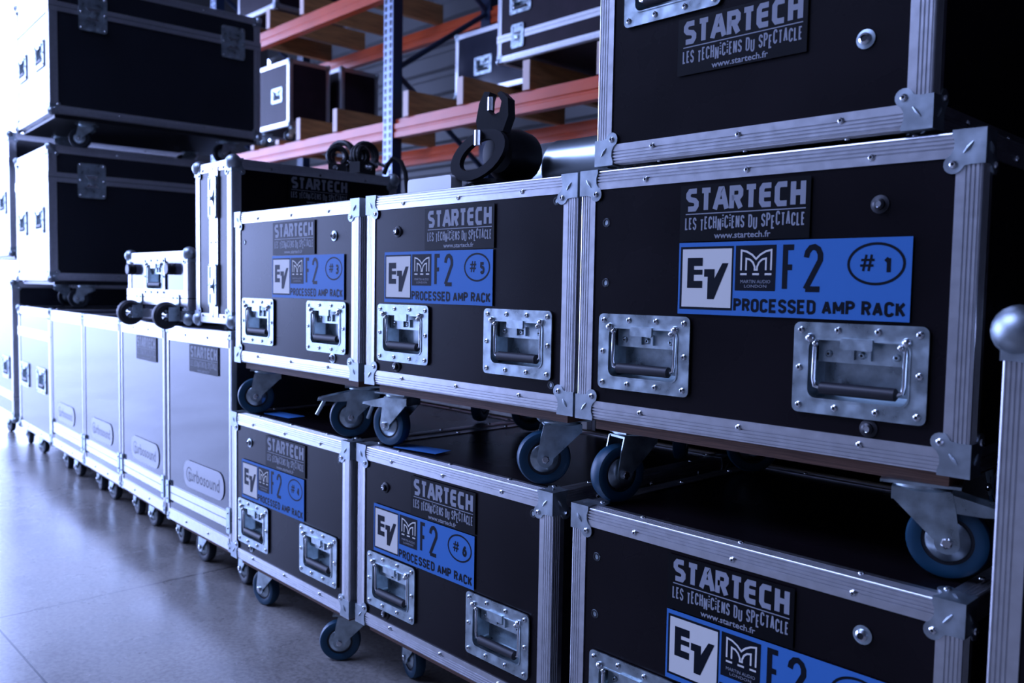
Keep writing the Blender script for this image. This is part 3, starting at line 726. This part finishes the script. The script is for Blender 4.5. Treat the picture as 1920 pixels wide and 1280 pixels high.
# cases on the rack
def shelf_case(label, x0, x1, y0, D, zw, z0, z1, handles=(), casters=(), lid=None, lat=None, hh=.16, panel='grey_panel'):
    W = x1-x0; r = thing('flight_case', label, 'flight case', x0, y0, zw, 0, 'cases on the pallet rack'); zb = z0-zw
    case(r, W, D, z1-z0, zb, [(hx+.03, hx+.255, hz+.028, hz+.166) for hx, hz in handles], panel=panel, wd=.055, riv=0, ball=.03)
    for hx, hz in handles: handle(r, hx, zb+hz)
    if lid: band(r, W, D, lid-.035, lid+.035, zb)
    if lat: latch(r, (lat, -.0045, zb+lid-.12), .17, .22)
    for q in casters: caster(r, q[0], q[1], 0, rad(q[2]), zb, False, 'dtyre')
    return r
shelf_case('dark case at the far end of the lower rack shelf', -10.02, -8.93, 4.10, .62, 2.503, 2.70, 3.57, [(.62, .33)], [(.2, .15, 60), (.95, .15, 70), (.2, .5, 60), (.95, .5, 60)], panel='matt_panel')
shelf_case('second dark case behind it on the lower rack shelf', -10.02, -8.90, 4.88, .62, 2.503, 2.70, 3.60, [], [(.2, .12, 60), (.95, .12, 70), (.2, .5, 60), (.95, .5, 60)], panel='matt_panel')
shelf_case('pale case on the lower rack shelf, half hidden by the big trunk', -6.12, -4.86, 4.62, .85, 2.718, 2.718, 3.42, [(.33, .20)])
shelf_case('big trunk on the lower rack shelf right of the post', -4.72, -3.05, 3.985, 1.5, 2.7185, 2.750, 3.70, [(.17, .42)], [], .22, .20, panel='matt_panel')
shelf_case('case on the upper rack shelf, top left', -10.3, -9.22, 4.05, 1.2, 4.258, 4.29, 5.2, [(.42, .28)], [], panel='matt_panel')

# ------------------------------------------------------------------ loose gear on top of the cases
def pipe_clamp(label, x, y, z, rz, R, tilt):
    t = thing('pipe_clamp', label, 'clamp', x, y, z, rz, 'pipe clamps on the tall case')
    b = MB(); pts = [(R*math.cos(rad(a)), 0, .05+R+R*math.sin(rad(a))) for a in range(-60, 241, 20)]
    for sgn in (-1, 1): b.tube([(p[0], sgn*.018, p[2]) for p in pts], .013, 'black', 8)
    b.tube(pts, .016, 'black', 8)
    b.box(-.045, .045, -.032, .032, 0, .055, 'black')
    b.build('jaw', t)
    MB().lathe([(.014, 0), (.014, .02), (.009, .022), (.009, .06), (.016, .062), (.016, .075)], (R*.95, 0, .06+R*.4), Vector((.5, -.5, -.3)), 'chrome', 10).build('bolt', t, label='bright steel bolt')
    MB().lathe([(.013, 0), (.013, .03), (.007, .032), (.007, .05)], (-R*.2, -.03, .03), -Y_, 'chrome', 10).build('nut', t, label='bright steel nut')
    return t
TZ = ROW_T+.0085+.022+.755+.004
pipe_clamp('black pipe clamp with the widest open ring, on the tall case', -2.44, .80, TZ, .5, .070, 0)
pipe_clamp('black pipe clamp lying second from the wide-ringed one', -2.33, .70, TZ, 1.0, .045, 0)
pipe_clamp('black pipe clamp with upright narrow ring near the rack post', -2.27, .83, TZ, 1.5, .060, 0)
pipe_clamp('black pipe clamp nearest the ball corner of the tall case', -2.18, .74, TZ, 1.9, .040, 0)
b = MB(); b.tube([(-2.19, .895, TZ+.014), (-2.17, .90, TZ+.06), (-2.14, .915, TZ+.095), (-2.105, .94, TZ+.075), (-2.085, .955, TZ+.02), (-2.078, .965, TZ-.10), (-2.078, .97, TZ-.60)], .012, 'black', 8)
o = b.build('cable'); o.location = (0, 0, FZ*U); tag(o, 'black cable looping off the top of the tall case', 'cable')
# hook clamp body on rack 5
t = thing('hoist_body', 'black hoist body with a hook clamp, on top of amp rack number 5', 'stage gear', -.705, .33, .8985, rad(18))
MB().lathe([(.085, 0), (.085, .022), (.062, .026), (.062, .045), (.075, .048), (.075, .062)], (-.03, 0, 0), Z_, 'black', 24).build('base', t)
MB().lathe([(.02, 0), (.065, .01), (.088, .05), (.095, .11), (.088, .16), (.060, .17)], (.030, -.06, .145), Vector((.15, 1, .05)), 'black', 24).build('drum', t)
b = MB(); out = [(.072*math.cos(rad(a)), .118*math.sin(rad(a))) for a in range(0, 360, 15)]; inn = [(q[0]*.58, q[1]*.66) for q in out]
A = Vector((.86, 0, .5)).normalized(); B2 = Vector((-.5, 0, .86)).normalized()
b.ringprism(out, inn, (-.01, -.115, .135), B2, A, Y_, .028, 'rubber'); b.build('yoke_plate', t)
b = MB(); cl = [(-.045, 0), (.055, 0), (.075, .05), (.072, .11), (.045, .135), (.03, .128), (.048, .10), (.040, .065), (.012, .055), (-.008, .075), (-.006, .11), (.002, .135), (-.02, .138), (-.040, .10), (-.052, .04)]
b.prism(cl, (.02, -.09, .215), X_, Z_, Y_, .05, 'black'); b.build('hook_clamp', t)
MB().lathe([(.012, 0), (.012, .045)], (.030, -.095, .285), Z_, 'chrome', 10).build('clamp_bolt', t, label='bright steel bolt')
MB().lathe([(.013, 0), (.013, .05)], (.000, -.128, .165), Z_, 'chrome', 10).build('pin', t, label='bright steel pin')
MB().tube([(-.03, -.05, .085), (-.09, -.06, .080), (-.150, -.075, .072)], .013, 'black', 8).build('lever', t)
# metal drum
t = thing('metal_cylinder', 'shiny steel cylinder lying behind the hoist body', 'cylinder', -.74, .60, .8985, 0)
b = MB(); b.lathe([(.100, 0), (.112, .006), (.112, .10), (.1145, .104), (.1145, .112), (.112, .116), (.112, .64), (.100, .645)], (0, 0, .1145), X_, 'tin', 40); b.build('shell', t)
# white strip
o = MB().prism(rrect(0, .250, 0, .072, .012, 3), (0, 0, 0), X_, Z_, Y_, .05, 'white').build('white_box'); o.location = P(-1.010, .17, .8975); tag(o, 'small white flat box on the left end of amp rack number 5', 'box')
